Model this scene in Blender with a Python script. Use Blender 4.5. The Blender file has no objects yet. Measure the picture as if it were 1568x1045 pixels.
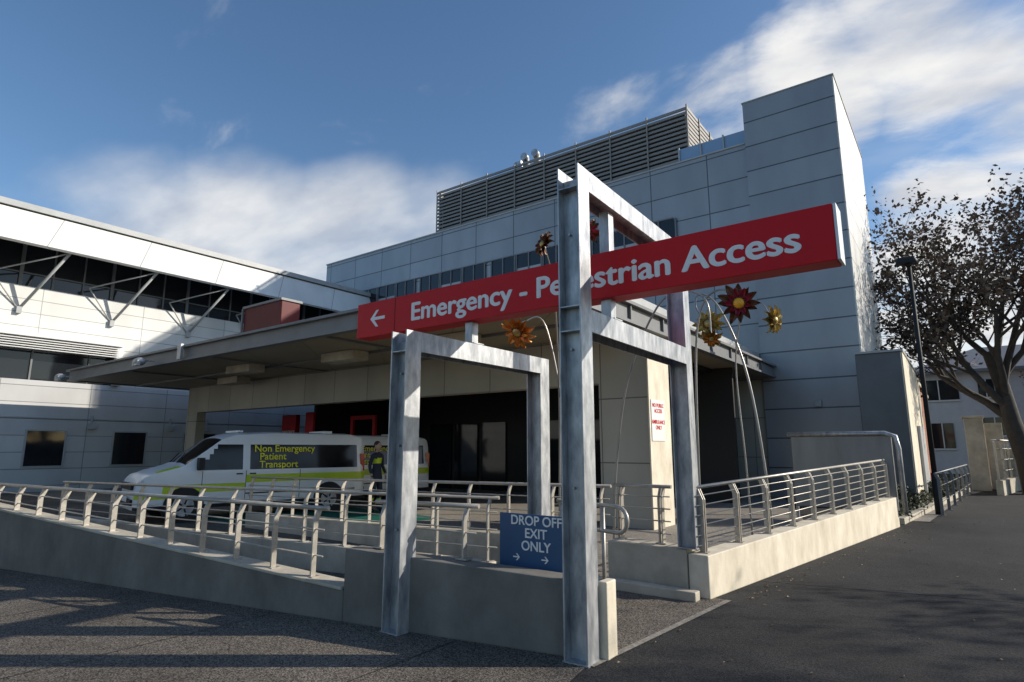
import bpy, bmesh, math, random
from mathutils import Vector, Matrix, Quaternion
random.seed(7)
D=bpy.data
scene=bpy.context.scene
col=scene.collection
scene.view_settings.view_transform='Standard'
scene.view_settings.look='None'
scene.view_settings.exposure=0

# ---------------------------------------------------------------- materials
def newmat(name):
    m=D.materials.new(name); m.use_nodes=True
    nt=m.node_tree; b=nt.nodes['Principled BSDF']
    return m,nt,b
def N(nt,t,**kw):
    n=nt.nodes.new(t)
    for k,v in kw.items(): setattr(n,k,v)
    return n
def c4(c): return (c[0],c[1],c[2],1)
def paint(name,c,rough=.5,metal=0.,var=.12,scale=3.,bump=0.,bscale=60.,spec=.5,dirt=None,stretch=(1,1,1)):
    m,nt,b=newmat(name)
    tc=N(nt,'ShaderNodeTexCoord'); mp=N(nt,'ShaderNodeMapping'); mp.inputs['Scale'].default_value=stretch
    nt.links.new(tc.outputs['Object'],mp.inputs['Vector'])
    no=N(nt,'ShaderNodeTexNoise'); no.inputs['Scale'].default_value=scale; no.inputs['Detail'].default_value=8; no.inputs['Roughness'].default_value=.65
    nt.links.new(mp.outputs[0],no.inputs['Vector'])
    r=N(nt,'ShaderNodeValToRGB')
    lo=[x*(1-var) for x in c] if dirt is None else dirt
    r.color_ramp.elements[0].position=.3; r.color_ramp.elements[0].color=c4(lo)
    r.color_ramp.elements[1].position=.68; r.color_ramp.elements[1].color=c4([min(1,x*(1+var*.6)) for x in c])
    nt.links.new(no.outputs['Fac'],r.inputs[0]); nt.links.new(r.outputs[0],b.inputs['Base Color'])
    b.inputs['Roughness'].default_value=rough; b.inputs['Metallic'].default_value=metal
    b.inputs['Specular IOR Level'].default_value=spec
    if bump>0:
        n2=N(nt,'ShaderNodeTexNoise'); n2.inputs['Scale'].default_value=bscale; n2.inputs['Detail'].default_value=4
        nt.links.new(tc.outputs['Object'],n2.inputs['Vector'])
        bp=N(nt,'ShaderNodeBump'); bp.inputs['Strength'].default_value=bump; bp.inputs['Distance'].default_value=.01
        nt.links.new(n2.outputs['Fac'],bp.inputs['Height']); nt.links.new(bp.outputs[0],b.inputs['Normal'])
    return m
def panel(name,c,w,h,rough=.4,metal=.0,mortar=.02,var=.1,joint=.35,zoff=0.,uoff=0.,offset=0.):
    m,nt,b=newmat(name)
    tc=N(nt,'ShaderNodeTexCoord'); sp=N(nt,'ShaderNodeSeparateXYZ'); nt.links.new(tc.outputs['Object'],sp.inputs[0])
    ad=N(nt,'ShaderNodeMath',operation='ADD'); nt.links.new(sp.outputs[0],ad.inputs[0]); nt.links.new(sp.outputs[1],ad.inputs[1])
    ad2=N(nt,'ShaderNodeMath',operation='ADD'); nt.links.new(ad.outputs[0],ad2.inputs[0]); ad2.inputs[1].default_value=100+uoff
    az=N(nt,'ShaderNodeMath',operation='ADD'); nt.links.new(sp.outputs[2],az.inputs[0]); az.inputs[1].default_value=50+zoff
    cb=N(nt,'ShaderNodeCombineXYZ'); nt.links.new(ad2.outputs[0],cb.inputs[0]); nt.links.new(az.outputs[0],cb.inputs[1])
    br=N(nt,'ShaderNodeTexBrick'); br.offset=offset; br.inputs['Scale'].default_value=1
    br.inputs['Brick Width'].default_value=w; br.inputs['Row Height'].default_value=h
    br.inputs['Mortar Size'].default_value=mortar; br.inputs['Mortar Smooth'].default_value=.2
    br.inputs['Color1'].default_value=c4([x*(1-var) for x in c]); br.inputs['Color2'].default_value=c4([x*(1+var*.5) for x in c])
    br.inputs['Mortar'].default_value=c4([x*joint for x in c])
    nt.links.new(cb.outputs[0],br.inputs['Vector'])
    no=N(nt,'ShaderNodeTexNoise'); no.inputs['Scale'].default_value=.9; no.inputs['Detail'].default_value=7
    mpp=N(nt,'ShaderNodeMapping'); mpp.inputs['Scale'].default_value=(1,1,.35)
    nt.links.new(tc.outputs['Object'],mpp.inputs[0]); nt.links.new(mpp.outputs[0],no.inputs['Vector'])
    mr=N(nt,'ShaderNodeMapRange'); mr.inputs[1].default_value=.3; mr.inputs[2].default_value=.7; mr.inputs[3].default_value=.86; mr.inputs[4].default_value=1.06
    nt.links.new(no.outputs['Fac'],mr.inputs[0])
    mx=N(nt,'ShaderNodeVectorMath',operation='SCALE'); nt.links.new(br.outputs['Color'],mx.inputs[0]); nt.links.new(mr.outputs[0],mx.inputs['Scale'])
    nt.links.new(mx.outputs[0],b.inputs['Base Color'])
    b.inputs['Roughness'].default_value=rough; b.inputs['Metallic'].default_value=metal
    bp=N(nt,'ShaderNodeBump',invert=True); bp.inputs['Strength'].default_value=.6; bp.inputs['Distance'].default_value=.02
    nt.links.new(br.outputs['Fac'],bp.inputs['Height']); nt.links.new(bp.outputs[0],b.inputs['Normal'])
    return m
def ground_mat(name,c1,c2,scale,rough=.9,patch=.3,bump=.5):
    m,nt,b=newmat(name)
    tc=N(nt,'ShaderNodeTexCoord')
    vo=N(nt,'ShaderNodeTexVoronoi'); vo.inputs['Scale'].default_value=scale; nt.links.new(tc.outputs['Object'],vo.inputs['Vector'])
    sp=N(nt,'ShaderNodeSeparateColor'); nt.links.new(vo.outputs['Color'],sp.inputs[0])
    r=N(nt,'ShaderNodeValToRGB'); r.color_ramp.elements[0].color=c4(c1); r.color_ramp.elements[1].color=c4(c2); r.color_ramp.elements[0].position=.15
    nt.links.new(sp.outputs[0],r.inputs[0])
    no=N(nt,'ShaderNodeTexNoise'); no.inputs['Scale'].default_value=.55; no.inputs['Detail'].default_value=10; no.inputs['Roughness'].default_value=.7
    nt.links.new(tc.outputs['Object'],no.inputs['Vector'])
    mr=N(nt,'ShaderNodeMapRange'); mr.inputs[1].default_value=.3; mr.inputs[2].default_value=.7; mr.inputs[3].default_value=1-patch; mr.inputs[4].default_value=1+patch
    nt.links.new(no.outputs['Fac'],mr.inputs[0])
    mx=N(nt,'ShaderNodeVectorMath',operation='SCALE'); nt.links.new(r.outputs[0],mx.inputs[0]); nt.links.new(mr.outputs[0],mx.inputs['Scale'])
    nt.links.new(mx.outputs[0],b.inputs['Base Color']); b.inputs['Roughness'].default_value=rough
    b.inputs['Specular IOR Level'].default_value=.3
    n2=N(nt,'ShaderNodeTexNoise'); n2.inputs['Scale'].default_value=scale*.7; n2.inputs['Detail'].default_value=3; nt.links.new(tc.outputs['Object'],n2.inputs['Vector'])
    bp=N(nt,'ShaderNodeBump'); bp.inputs['Strength'].default_value=bump; bp.inputs['Distance'].default_value=.008
    nt.links.new(n2.outputs['Fac'],bp.inputs['Height']); nt.links.new(bp.outputs[0],b.inputs['Normal'])
    return m

M={}
M['asphalt']=ground_mat('asphalt',(.012,.012,.013),(.048,.046,.044),110,patch=.45,bump=.8)
M['aggregate']=ground_mat('exposed_aggregate',(.035,.031,.026),(.24,.205,.165),110,patch=.4,bump=.8)
M['concrete_slab']=ground_mat('concrete_slab',(.20,.18,.15),(.32,.29,.25),40,patch=.2,bump=.2)
M['green_paint']=ground_mat('green_road_paint',(.0,.10,.07),(.01,.17,.12),40,patch=.3,bump=.2)
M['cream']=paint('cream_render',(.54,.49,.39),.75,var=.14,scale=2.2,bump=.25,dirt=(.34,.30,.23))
M['cream_lit']=paint('cream_render_sunlit',(.78,.71,.57),.75,var=.1,scale=3,bump=.2,dirt=(.55,.48,.36),stretch=(1,1,.5))  # brighter copy of the cream render, sunlight painted into its colour
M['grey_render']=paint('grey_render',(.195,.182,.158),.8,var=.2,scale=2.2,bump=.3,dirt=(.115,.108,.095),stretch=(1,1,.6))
M['galv']=paint('galvanised_steel',(.50,.505,.51),.42,metal=.45,var=.3,scale=9,bump=.1,stretch=(1,1,.35),dirt=(.20,.215,.235))
M['railsteel']=paint('rail_steel',(.44,.41,.36),.4,metal=.45,var=.2,scale=12)
M['red']=paint('sign_red',(.62,.008,.014),.5,var=.06,scale=2,spec=.25)
M['darkred']=paint('dark_red_cladding',(.11,.008,.011),.5,var=.15,scale=2,spec=.3)
M['doorred']=paint('red_door_frame',(.42,.012,.016),.5,var=.1,scale=2,spec=.3)
M['white']=paint('white_paint',(.78,.78,.76),.4,var=.05)
M['textwhite']=paint('sign_lettering',(.86,.84,.82),.5,var=.03)
M['blue']=paint('sign_blue',(.022,.085,.20),.4,var=.08)
M['dark']=paint('dark_interior',(.012,.012,.014),.6,var=.2)
M['black']=paint('black_rubber',(.015,.015,.016),.7,var=.2)
M['facade']=panel('metal_facade_panels',(.325,.34,.36),2.35,1.12,rough=.36,metal=.2,mortar=.022,var=.09,joint=.3)
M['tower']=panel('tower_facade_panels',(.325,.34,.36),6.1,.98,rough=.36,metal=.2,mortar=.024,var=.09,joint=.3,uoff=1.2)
M['tower_sunlit']=panel('tower_sunlit_panels',(.78,.765,.72),6.1,.98,rough=.4,mortar=.02,var=.04,joint=.5,uoff=1.2)  # same tower panels, with the sun's brightness put into the colour
M['left']=panel('white_cladding',(.74,.74,.71),3.6,.52,rough=.55,mortar=.014,var=.05,joint=.5)
M['leftlow']=panel('pale_cladding',(.55,.55,.54),2.9,.62,rough=.55,mortar=.014,var=.06,joint=.45)
M['roofwhite']=panel('white_roof_fascia',(.78,.78,.75),3.1,3.2,rough=.45,mortar=.016,var=.04,joint=.45,zoff=.3)
M['portal']=panel('beige_portal_panels',(.43,.40,.33),1.55,1.35,rough=.6,mortar=.014,var=.08,joint=.4)
M['intwall']=panel('interior_white_panels',(.60,.60,.58),2.2,1.4,rough=.5,mortar=.014,var=.06,joint=.4)
M['soffit']=panel('canopy_soffit',(.33,.275,.19),2.4,50,rough=.6,mortar=.012,var=.06,joint=.5)
M['steel_grey']=paint('grey_painted_steel',(.18,.185,.19),.5,var=.15,scale=2,metal=.1)
M['pale_grey']=paint('pale_grey_steel',(.42,.43,.43),.45,var=.12,scale=2)
M['screen']=paint('screen_sheet_metal',(.22,.23,.24),.35,metal=.5,var=.25,scale=1.6,stretch=(1,1,.2))
M['louvre']=paint('louvre_aluminium',(.28,.26,.23),.5,var=.1)
M['darkpanel']=paint('dark_grey_cladding',(.14,.145,.145),.5,var=.2,scale=1.2)
M['brick']=panel('brick',(.28,.12,.07),.24,.08,rough=.85,mortar=.01,var=.25,joint=1.6,offset=.5)
M['roof']=paint('roof_sheet',(.18,.18,.19),.6,var=.15)
M['housewall']=paint('house_white_render',(.62,.63,.64),.7,var=.08)
M['bark']=paint('bark',(.055,.046,.039),.9,var=.35,scale=8)
def glass(name,c=(.015,.018,.022),rough=.06,spec=.6):
    m,nt,b=newmat(name)
    b.inputs['Base Color'].default_value=c4(c); b.inputs['Roughness'].default_value=rough; b.inputs['Specular IOR Level'].default_value=spec
    tc=N(nt,'ShaderNodeTexCoord'); no=N(nt,'ShaderNodeTexNoise'); no.inputs['Scale'].default_value=.6
    nt.links.new(tc.outputs['Object'],no.inputs['Vector'])
    bp=N(nt,'ShaderNodeBump'); bp.inputs['Strength'].default_value=.15; bp.inputs['Distance'].default_value=.05
    nt.links.new(no.outputs['Fac'],bp.inputs['Height']); nt.links.new(bp.outputs[0],b.inputs['Normal'])
    return m
M['glass']=glass('dark_window_glass',spec=.45)
M['blueglass']=glass('blue_screen_glass',(.25,.38,.55),.2)
def leafmat(name,ca,cb):
    m,nt,b=newmat(name)
    oi=N(nt,'ShaderNodeNewGeometry'); r=N(nt,'ShaderNodeValToRGB')
    r.color_ramp.elements[0].color=c4(ca); r.color_ramp.elements[1].color=c4(cb)
    nt.links.new(oi.outputs['Random Per Island'],r.inputs[0]); nt.links.new(r.outputs[0],b.inputs['Base Color'])
    b.inputs['Roughness'].default_value=.7
    return m
M['leaf']=leafmat('autumn_leaves',(.03,.022,.016),(.13,.085,.055))
M['shade_caster_leaf']=leafmat('shade_caster_leaves',(.03,.04,.015),(.07,.09,.035))
M['shrub']=leafmat('shrub_leaves',(.03,.04,.018),(.08,.085,.04))
M['litter']=leafmat('leaf_litter',(.14,.09,.04),(.36,.28,.15))

# ---------------------------------------------------------------- helpers
def empty(name,loc=(0,0,0),rz=0):
    e=D.objects.new(name,None); e.empty_display_size=.3; e.location=loc; e.rotation_euler=(0,0,rz); col.objects.link(e); return e
class MB:
    def __init__(s): s.v=[]; s.f=[]; s.m=[]; s.sm=[]
    def hexa(s,c,mi=0):
        b=len(s.v); s.v+=[tuple(p) for p in c]
        for q in ((0,3,2,1),(4,5,6,7),(0,1,5,4),(1,2,6,5),(2,3,7,6),(3,0,4,7)):
            s.f.append(tuple(b+i for i in q)); s.m.append(mi); s.sm.append(False)
    def box(s,x0,x1,y0,y1,z0,z1,mi=0):
        s.hexa([(x0,y0,z0),(x1,y0,z0),(x1,y1,z0),(x0,y1,z0),(x0,y0,z1),(x1,y0,z1),(x1,y1,z1),(x0,y1,z1)],mi)
    def wall(s,p0,p1,th,zb0,zt0,zb1,zt1,mi=0,side=0):
        d=Vector((p1[0]-p0[0],p1[1]-p0[1])); d.normalize(); n=Vector((-d.y,d.x))
        a=-th/2 if side==0 else (0 if side>0 else -th); b_=a+th
        A=Vector(p0[:2]); B=Vector(p1[:2])
        q=[A+n*a,B+n*a,B+n*b_,A+n*b_]
        zb=[zb0,zb1,zb1,zb0]; zt=[zt0,zt1,zt1,zt0]
        s.hexa([(q[i].x,q[i].y,zb[i]) for i in range(4)]+[(q[i].x,q[i].y,zt[i]) for i in range(4)],mi)
    def quad(s,c,mi=0):
        b=len(s.v); s.v+=[tuple(p) for p in c]; s.f.append(tuple(range(b,b+len(c)))); s.m.append(mi); s.sm.append(False)
    def tube(s,pts,r,mi=0,seg=8,cap=True):
        pts=[Vector(p) for p in pts]; n=len(pts)
        if not hasattr(r,'__len__'): r=[r]*n
        b=len(s.v); up=None
        for i,p in enumerate(pts):
            t=(pts[min(i+1,n-1)]-pts[max(i-1,0)])
            if t.length<1e-7: t=Vector((0,0,1))
            t.normalize()
            if up is None:
                up=Vector((0,0,1)) if abs(t.z)<.9 else Vector((1,0,0))
            x=(up-t*up.dot(t))
            if x.length<1e-4: x=t.orthogonal()
            x.normalize(); y=t.cross(x); up=x
            for k in range(seg):
                a=2*math.pi*k/seg
                s.v.append(tuple(p+(x*math.cos(a)+y*math.sin(a))*r[i]))
        for i in range(n-1):
            for k in range(seg):
                k2=(k+1)%seg
                s.f.append((b+i*seg+k,b+i*seg+k2,b+(i+1)*seg+k2,b+(i+1)*seg+k)); s.m.append(mi); s.sm.append(True)
        if cap:
            s.f.append(tuple(b+k for k in range(seg-1,-1,-1))); s.m.append(mi); s.sm.append(False)
            s.f.append(tuple(b+(n-1)*seg+k for k in range(seg))); s.m.append(mi); s.sm.append(False)
    def ball(s,c,r,mi=0,nu=12,nv=8):
        if not hasattr(r,'__len__'): r=(r,r,r)
        b=len(s.v)
        for j in range(nv+1):
            th=math.pi*j/nv
            for i in range(nu):
                ph=2*math.pi*i/nu
                s.v.append((c[0]+r[0]*math.sin(th)*math.cos(ph),c[1]+r[1]*math.sin(th)*math.sin(ph),c[2]+r[2]*math.cos(th)))
        for j in range(nv):
            for i in range(nu):
                i2=(i+1)%nu
                s.f.append((b+j*nu+i,b+(j+1)*nu+i,b+(j+1)*nu+i2,b+j*nu+i2)); s.m.append(mi); s.sm.append(True)
    def build(s,name,mats,parent=None,bevel=0):
        me=D.meshes.new(name); me.from_pydata(s.v,[],s.f)
        for m in mats: me.materials.append(M[m] if isinstance(m,str) else m)
        me.polygons.foreach_set('material_index',s.m); me.polygons.foreach_set('use_smooth',s.sm); me.update()
        o=D.objects.new(name,me); col.objects.link(o)
        if parent: o.parent=parent
        if bevel>0:
            bv=o.modifiers.new('bevel','BEVEL'); bv.width=bevel; bv.segments=2; bv.limit_method='ANGLE'
        return o
def text(name,body,size,mat,parent,loc,rot=(math.pi/2,0,0),bold=.0,sx=1.,align='LEFT',space=1.,ext=.003,cs=1.):
    cu=D.curves.new(name,'FONT'); cu.body=body; cu.size=size; cu.offset=bold; cu.extrude=ext; cu.align_x=align; cu.space_line=space; cu.space_character=cs
    cu.materials.append(M[mat]); o=D.objects.new(name,cu); col.objects.link(o); o.parent=parent
    o.location=loc; o.rotation_euler=rot; o.scale=(sx,1,1); return o

# ---------------------------------------------------------------- camera + light
W36=math.radians(36.6)
cam=D.cameras.new('camera'); co=D.objects.new('camera',cam); col.objects.link(co)
co.location=(0,0,1.6); co.rotation_euler=(math.radians(90+10.2),0,W36)
cam.sensor_width=36; cam.lens=20.98; cam.clip_end=2000; cam.clip_start=.05
scene.camera=co
az=math.radians(53.4); el=math.radians(25.5)
sd=Vector((math.sin(az)*math.cos(el),math.cos(az)*math.cos(el),math.sin(el)))
sl=D.lights.new('sun','SUN'); sl.energy=5.0; sl.angle=math.radians(.5); sl.color=(1,.92,.80)
so=D.objects.new('sun',sl); col.objects.link(so); so.rotation_euler=(-sd).to_track_quat('-Z','Y').to_euler(); so.location=(20,15,20)

w=D.worlds.new('World'); scene.world=w; w.use_nodes=True
nt=w.node_tree; bg=nt.nodes['Background']; bg.inputs[1].default_value=.12
sky=N(nt,'ShaderNodeTexSky',sky_type='NISHITA'); sky.sun_disc=False; sky.sun_elevation=el; sky.sun_rotation=az; sky.air_density=1.0; sky.dust_density=.5; sky.ozone_density=2.2
hs=N(nt,'ShaderNodeHueSaturation'); hs.inputs['Saturation'].default_value=1.12; hs.inputs['Value'].default_value=1.22; nt.links.new(sky.outputs[0],hs.inputs['Color'])
tc=N(nt,'ShaderNodeTexCoord')
sp=N(nt,'ShaderNodeSeparateXYZ'); nt.links.new(tc.outputs['Generated'],sp.inputs[0])
def math_(op,a,b=None,clamp=False):
    n=N(nt,'ShaderNodeMath',operation=op); n.use_clamp=clamp
    for i,x in enumerate((a,b)):
        if x is None: continue
        if isinstance(x,(int,float)): n.inputs[i].default_value=x
        else: nt.links.new(x,n.inputs[i])
    return n.outputs[0]
zz=math_('ADD',math_('MAXIMUM',sp.outputs[2],0.),.22)
cb=N(nt,'ShaderNodeCombineXYZ'); nt.links.new(math_('DIVIDE',sp.outputs[0],zz),cb.inputs[0]); nt.links.new(math_('DIVIDE',sp.outputs[1],zz),cb.inputs[1])
mp=N(nt,'ShaderNodeMapping'); mp.inputs['Rotation'].default_value=(0,0,math.radians(-28)); mp.inputs['Scale'].default_value=(1.1,1.8,1)
nt.links.new(cb.outputs[0],mp.inputs[0])
n1=N(nt,'ShaderNodeTexNoise'); n1.inputs['Scale'].default_value=2.3; n1.inputs['Detail'].default_value=12; n1.inputs['Roughness'].default_value=.58; n1.inputs['Distortion'].default_value=.3
nt.links.new(mp.outputs[0],n1.inputs['Vector'])
n1b=N(nt,'ShaderNodeTexNoise'); n1b.inputs['Scale'].default_value=1.3; n1b.inputs['Detail'].default_value=7; n1b.inputs['Roughness'].default_value=.48
nt.links.new(mp.outputs[0],n1b.inputs['Vector'])
def blob(d,inner,outer,gain):
    v=Vector(d).normalized()
    dp=N(nt,'ShaderNodeVectorMath',operation='DOT_PRODUCT'); nt.links.new(tc.outputs['Generated'],dp.inputs[0]); dp.inputs[1].default_value=v
    mr=N(nt,'ShaderNodeMapRange',interpolation_type='SMOOTHSTEP'); mr.inputs[1].default_value=math.cos(math.radians(outer)); mr.inputs[2].default_value=math.cos(math.radians(inner)); mr.inputs[3].default_value=0; mr.inputs[4].default_value=gain
    nt.links.new(dp.outputs['Value'],mr.inputs[0]); return mr.outputs[0]
def dens(noise,blobs,lo,hi,top):
    acc=blobs[0]
    for b_ in blobs[1:]: acc=math_('MAXIMUM',acc,b_)
    den=N(nt,'ShaderNodeMapRange',interpolation_type='SMOOTHSTEP'); den.inputs[1].default_value=lo; den.inputs[2].default_value=hi; den.inputs[3].default_value=0; den.inputs[4].default_value=top
    nt.links.new(math_('ADD',noise.outputs['Fac'],acc),den.inputs[0]); return den.outputs[0]
dr=dens(n1,[blob((-.42,.85,.50),1,9,.17),blob((-.26,.97,.53),1,9,.26),blob((-.13,1.04,.61),1,8,.40),blob((.0,1.1,.69),1,8,.40),blob((.06,1.16,.63),1,8,.33),
    blob((.03,1.18,.40),1,7,.36),blob((.12,1.18,.46),1,6,.33),blob((.0,1.2,.22),1,10,.42)],.58,.96,.97)
dl=dens(n1b,[blob((-.76,.613,.30),1,13,.46),blob((-.88,.51,.29),1,13,.42),blob((-1.05,.38,.30),1,12,.34),blob((-.66,.68,.33),1,10,.40)],.58,1.04,.80)
dall=math_('MAXIMUM',dr,dl)
n3=N(nt,'ShaderNodeTexNoise'); n3.inputs['Scale'].default_value=3.1; n3.inputs['Detail'].default_value=6; nt.links.new(mp.outputs[0],n3.inputs['Vector'])
cr=N(nt,'ShaderNodeValToRGB'); cr.color_ramp.elements[0].position=.35; cr.color_ramp.elements[0].color=(5.2,5.4,5.8,1); cr.color_ramp.elements[1].position=.6; cr.color_ramp.elements[1].color=(7.9,7.8,7.6,1)
nt.links.new(n3.outputs['Fac'],cr.inputs[0])
mx=N(nt,'ShaderNodeMix',data_type='RGBA'); nt.links.new(dall,mx.inputs[0]); nt.links.new(hs.outputs[0],mx.inputs[6]); nt.links.new(cr.outputs[0],mx.inputs[7])
nt.links.new(mx.outputs[2],bg.inputs[0])

# ---------------------------------------------------------------- ground
def sheet(name,pts,z,mat):
    mb=MB(); mb.quad([(p[0],p[1],z) for p in pts]); return mb.build(name,[mat])
sheet('ground',[(-600,-300),(600,-300),(600,900),(-600,900)],0,'asphalt')
sheet('footpath',[(-60,-30),(-2.25,-30),(-2.25,3.2),(-2.42,4.2),(-2.2,6.8),(-4.2,7.1),(-60,7.1)],.004,'aggregate')
sheet('footpath_edging',[(-2.42,4.2),(-2.36,4.2),(-2.14,6.8),(-2.2,6.8)],.008,'concrete_slab')
sheet('ambulance_driveway',[(-27.9,7.1),(-3,7.1),(-3,15),(-5,22),(-27.9,22)],.005,'concrete_slab')
sheet('green_parking_bay',[(-15.2,7.2),(-10.5,7.2),(-9.8,10.6),(-13.5,10.9)],.010,'green_paint')
sheet('path_marking',[(-1.15,16.5),(-.75,16.5),(-.25,24),(-.6,24)],.004,'concrete_slab')
mb=MB()
for x in (-3.6,-5.6,-7.6,-9.6): mb.quad([(x,-2,.008),(x+.010,-2,.008),(x+.010,4.78+.2*x,.008),(x,4.78+.2*x,.008)])
mb.quad([(-2.2,8.0,.004),(4,9.3,.004),(4,9.32,.004),(-2.2,8.02,.004)])
mb.build('expansion_joints',['dark'])

def wl(x): return 4.8+.2*x
fw=empty('low_street_wall')
mb=MB()
mb.wall((-14,wl(-14)),(-4.83,wl(-4.83)),.22,0,1.0,0,.28,side=1)
mb.wall((-4.83,wl(-4.83)),(-2.62,wl(-2.62)),.24,0,.66,0,.57,side=1)
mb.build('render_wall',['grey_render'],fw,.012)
mb=MB(); mb.box(-2.42,-2.34,4.39,4.55,0,.57)
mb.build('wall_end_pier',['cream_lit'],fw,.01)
mb=MB()
mb.wall((-14,wl(-14)-.01),(-4.85,wl(-4.85)-.01),.26,1.0,1.03,.28,.31,side=1)
mb.build('coping',['cream'],fw,.008)

iw=empty('inner_ramp_wall')
mb=MB()
mb.wall((-13,wl(-13)+1.75),(-4.5,wl(-4.5)+1.75),.18,0,.42,0,.30,side=1)
mb.wall((-5.0,6.55),(-3.9,6.75),.3,0,.55,0,.55,side=1)
mb.wall((-12,6.95),(-5.1,6.95),.18,0,.28,0,.42,side=1)
mb.build('render_wall',['cream'],iw,.01)

P0=Vector((-2.34,6.72)); P1=Vector((-1.2,15.07)); dv=(P1-P0).normalized()
rw=empty('ramp_wall')
mb=MB(); mb.wall(P0,P1,.24,0,.45,0,.60,side=1)
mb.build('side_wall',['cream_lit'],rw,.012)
mb=MB(); mb.wall((-3.6,6.80),(-2.59,6.73),.34,0,.50,0,.49,side=1)
mb.wall((-4.3,6.5),(-2.42,6.5),.14,0,.12,0,.10,side=1)
mb.build('return_wall',['cream'],rw,.012)
ms=empty('metal_screen_wall')
mb=MB(); mb.box(-3.2,-1.2,15.2,15.35,.3,1.88); mb.build('sheet_panel',['screen'],ms,.02)
mb=MB(); mb.tube([(-3.25,15.15,1.92),(-1.3,15.15,1.92),(-1.12,15.15,1.85),(-1.08,15.15,1.6),(-1.08,15.15,.3)],.05); 
for x in (-3.2,-2.5,-1.85): mb.box(x-.03,x+.03,15.36,15.42,0,1.85)
mb.build('frame_tube',['galv'],ms)

# ---------------------------------------------------------------- railings
def railing(name,p0,p1,zb0,zb1,zt0,zt1,n,rods=4,double=False,mat='railsteel',handrail=.022):
    e=empty(name); p0=Vector(p0);p1=Vector(p1); d=(p1-p0); L=d.length; d.normalize(); nn=Vector((-d.y,d.x))
    mb=MB()
    for i in range(n):
        t=i/(n-1); p=p0+(p1-p0)*t; zb=zb0+(zb1-zb0)*t; zt=zt0+(zt1-zt0)*t
        offs=(-.022,.022) if double else (0,)
        for o in offs:
            q=p+d*o
            w_=.032; th=.007 if double else .009
            def ring(c,z): 
                return [(c.x-d.x*th-nn.x*w_,c.y-d.y*th-nn.y*w_,z),(c.x+d.x*th-nn.x*w_,c.y+d.y*th-nn.y*w_,z),(c.x+d.x*th+nn.x*w_,c.y+d.y*th+nn.y*w_,z),(c.x-d.x*th+nn.x*w_,c.y-d.y*th+nn.y*w_,z)]
            z1=zt-.13
            mb.hexa(ring(q,zb)+ring(q,z1)); mb.hexa(ring(q,z1)+ring(q+nn*.05,zt-.015))
        mb.box(p.x-.06,p.x+.06,p.y-.05,p.y+.05,zb-.002,zb+.012)
    mb.build('posts',[mat],e)
    mb=MB()
    a=p0-d*.12; b=p1+d*.12
    mb.tube([(a.x+nn.x*.05,a.y+nn.y*.05,zt0),(b.x+nn.x*.05,b.y+nn.y*.05,zt1)],handrail)
    for k in range(rods):
        f=(k+.8)/(rods+.6)
        mb.tube([(a.x,a.y,zb0+(zt0-zb0)*f),(b.x,b.y,zb1+(zt1-zb1)*f)],.008,seg=6)
    mb.build('rails',[mat],e)
    return e
railing('handrail_fence',(-13.3,wl(-13.3)+.11),(-5.33,wl(-5.33)+.11),.96,.34,1.12,1.0,16,rods=2)
railing('handrail_fence',(-4.6,wl(-4.6)+.2),(-3.7,wl(-3.7)+.2),.66,.62,1.08,1.08,2,rods=1)
railing('handrail_fence',(-13,wl(-13)+1.84),(-4.6,wl(-4.6)+1.84),.42,.30,1.0,1.02,13,rods=3)
railing('handrail_fence',(-12,7.04),(-3.8,7.04),.28,.42,1.0,1.12,12,rods=3)
nrm=Vector((-dv.y,dv.x))
a=P0+nrm*.12+dv*.15; b=P1+nrm*.12-dv*.15
railing('handrail_fence',a,b,.45,.6,1.16,1.36,10,rods=6,double=True)
railing('handrail_fence',(-3.5,6.98),(-2.95,6.94),.5,.5,1.14,1.15,2,rods=4,double=True)
hl=empty('looped_handrail'); mb=MB()
pts=[(-3.55,5.6,1.05),(-2.75,5.35,1.05)]
for k in range(9):
    a_=math.pi/2-math.pi*k/8; pts.append((-2.7+.11*math.cos(a_),5.33-.03*math.cos(a_),.93+.12*math.sin(a_)))
pts.append((-3.5,5.6,.81)); mb.tube(pts,.02)
mb.tube([(-2.9,5.4,0),(-2.9,5.4,1.05)],.02); mb.tube([(-3.5,5.6,0),(-3.5,5.6,1.05)],.02)
mb.build('tube',['railsteel'],hl)

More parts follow.
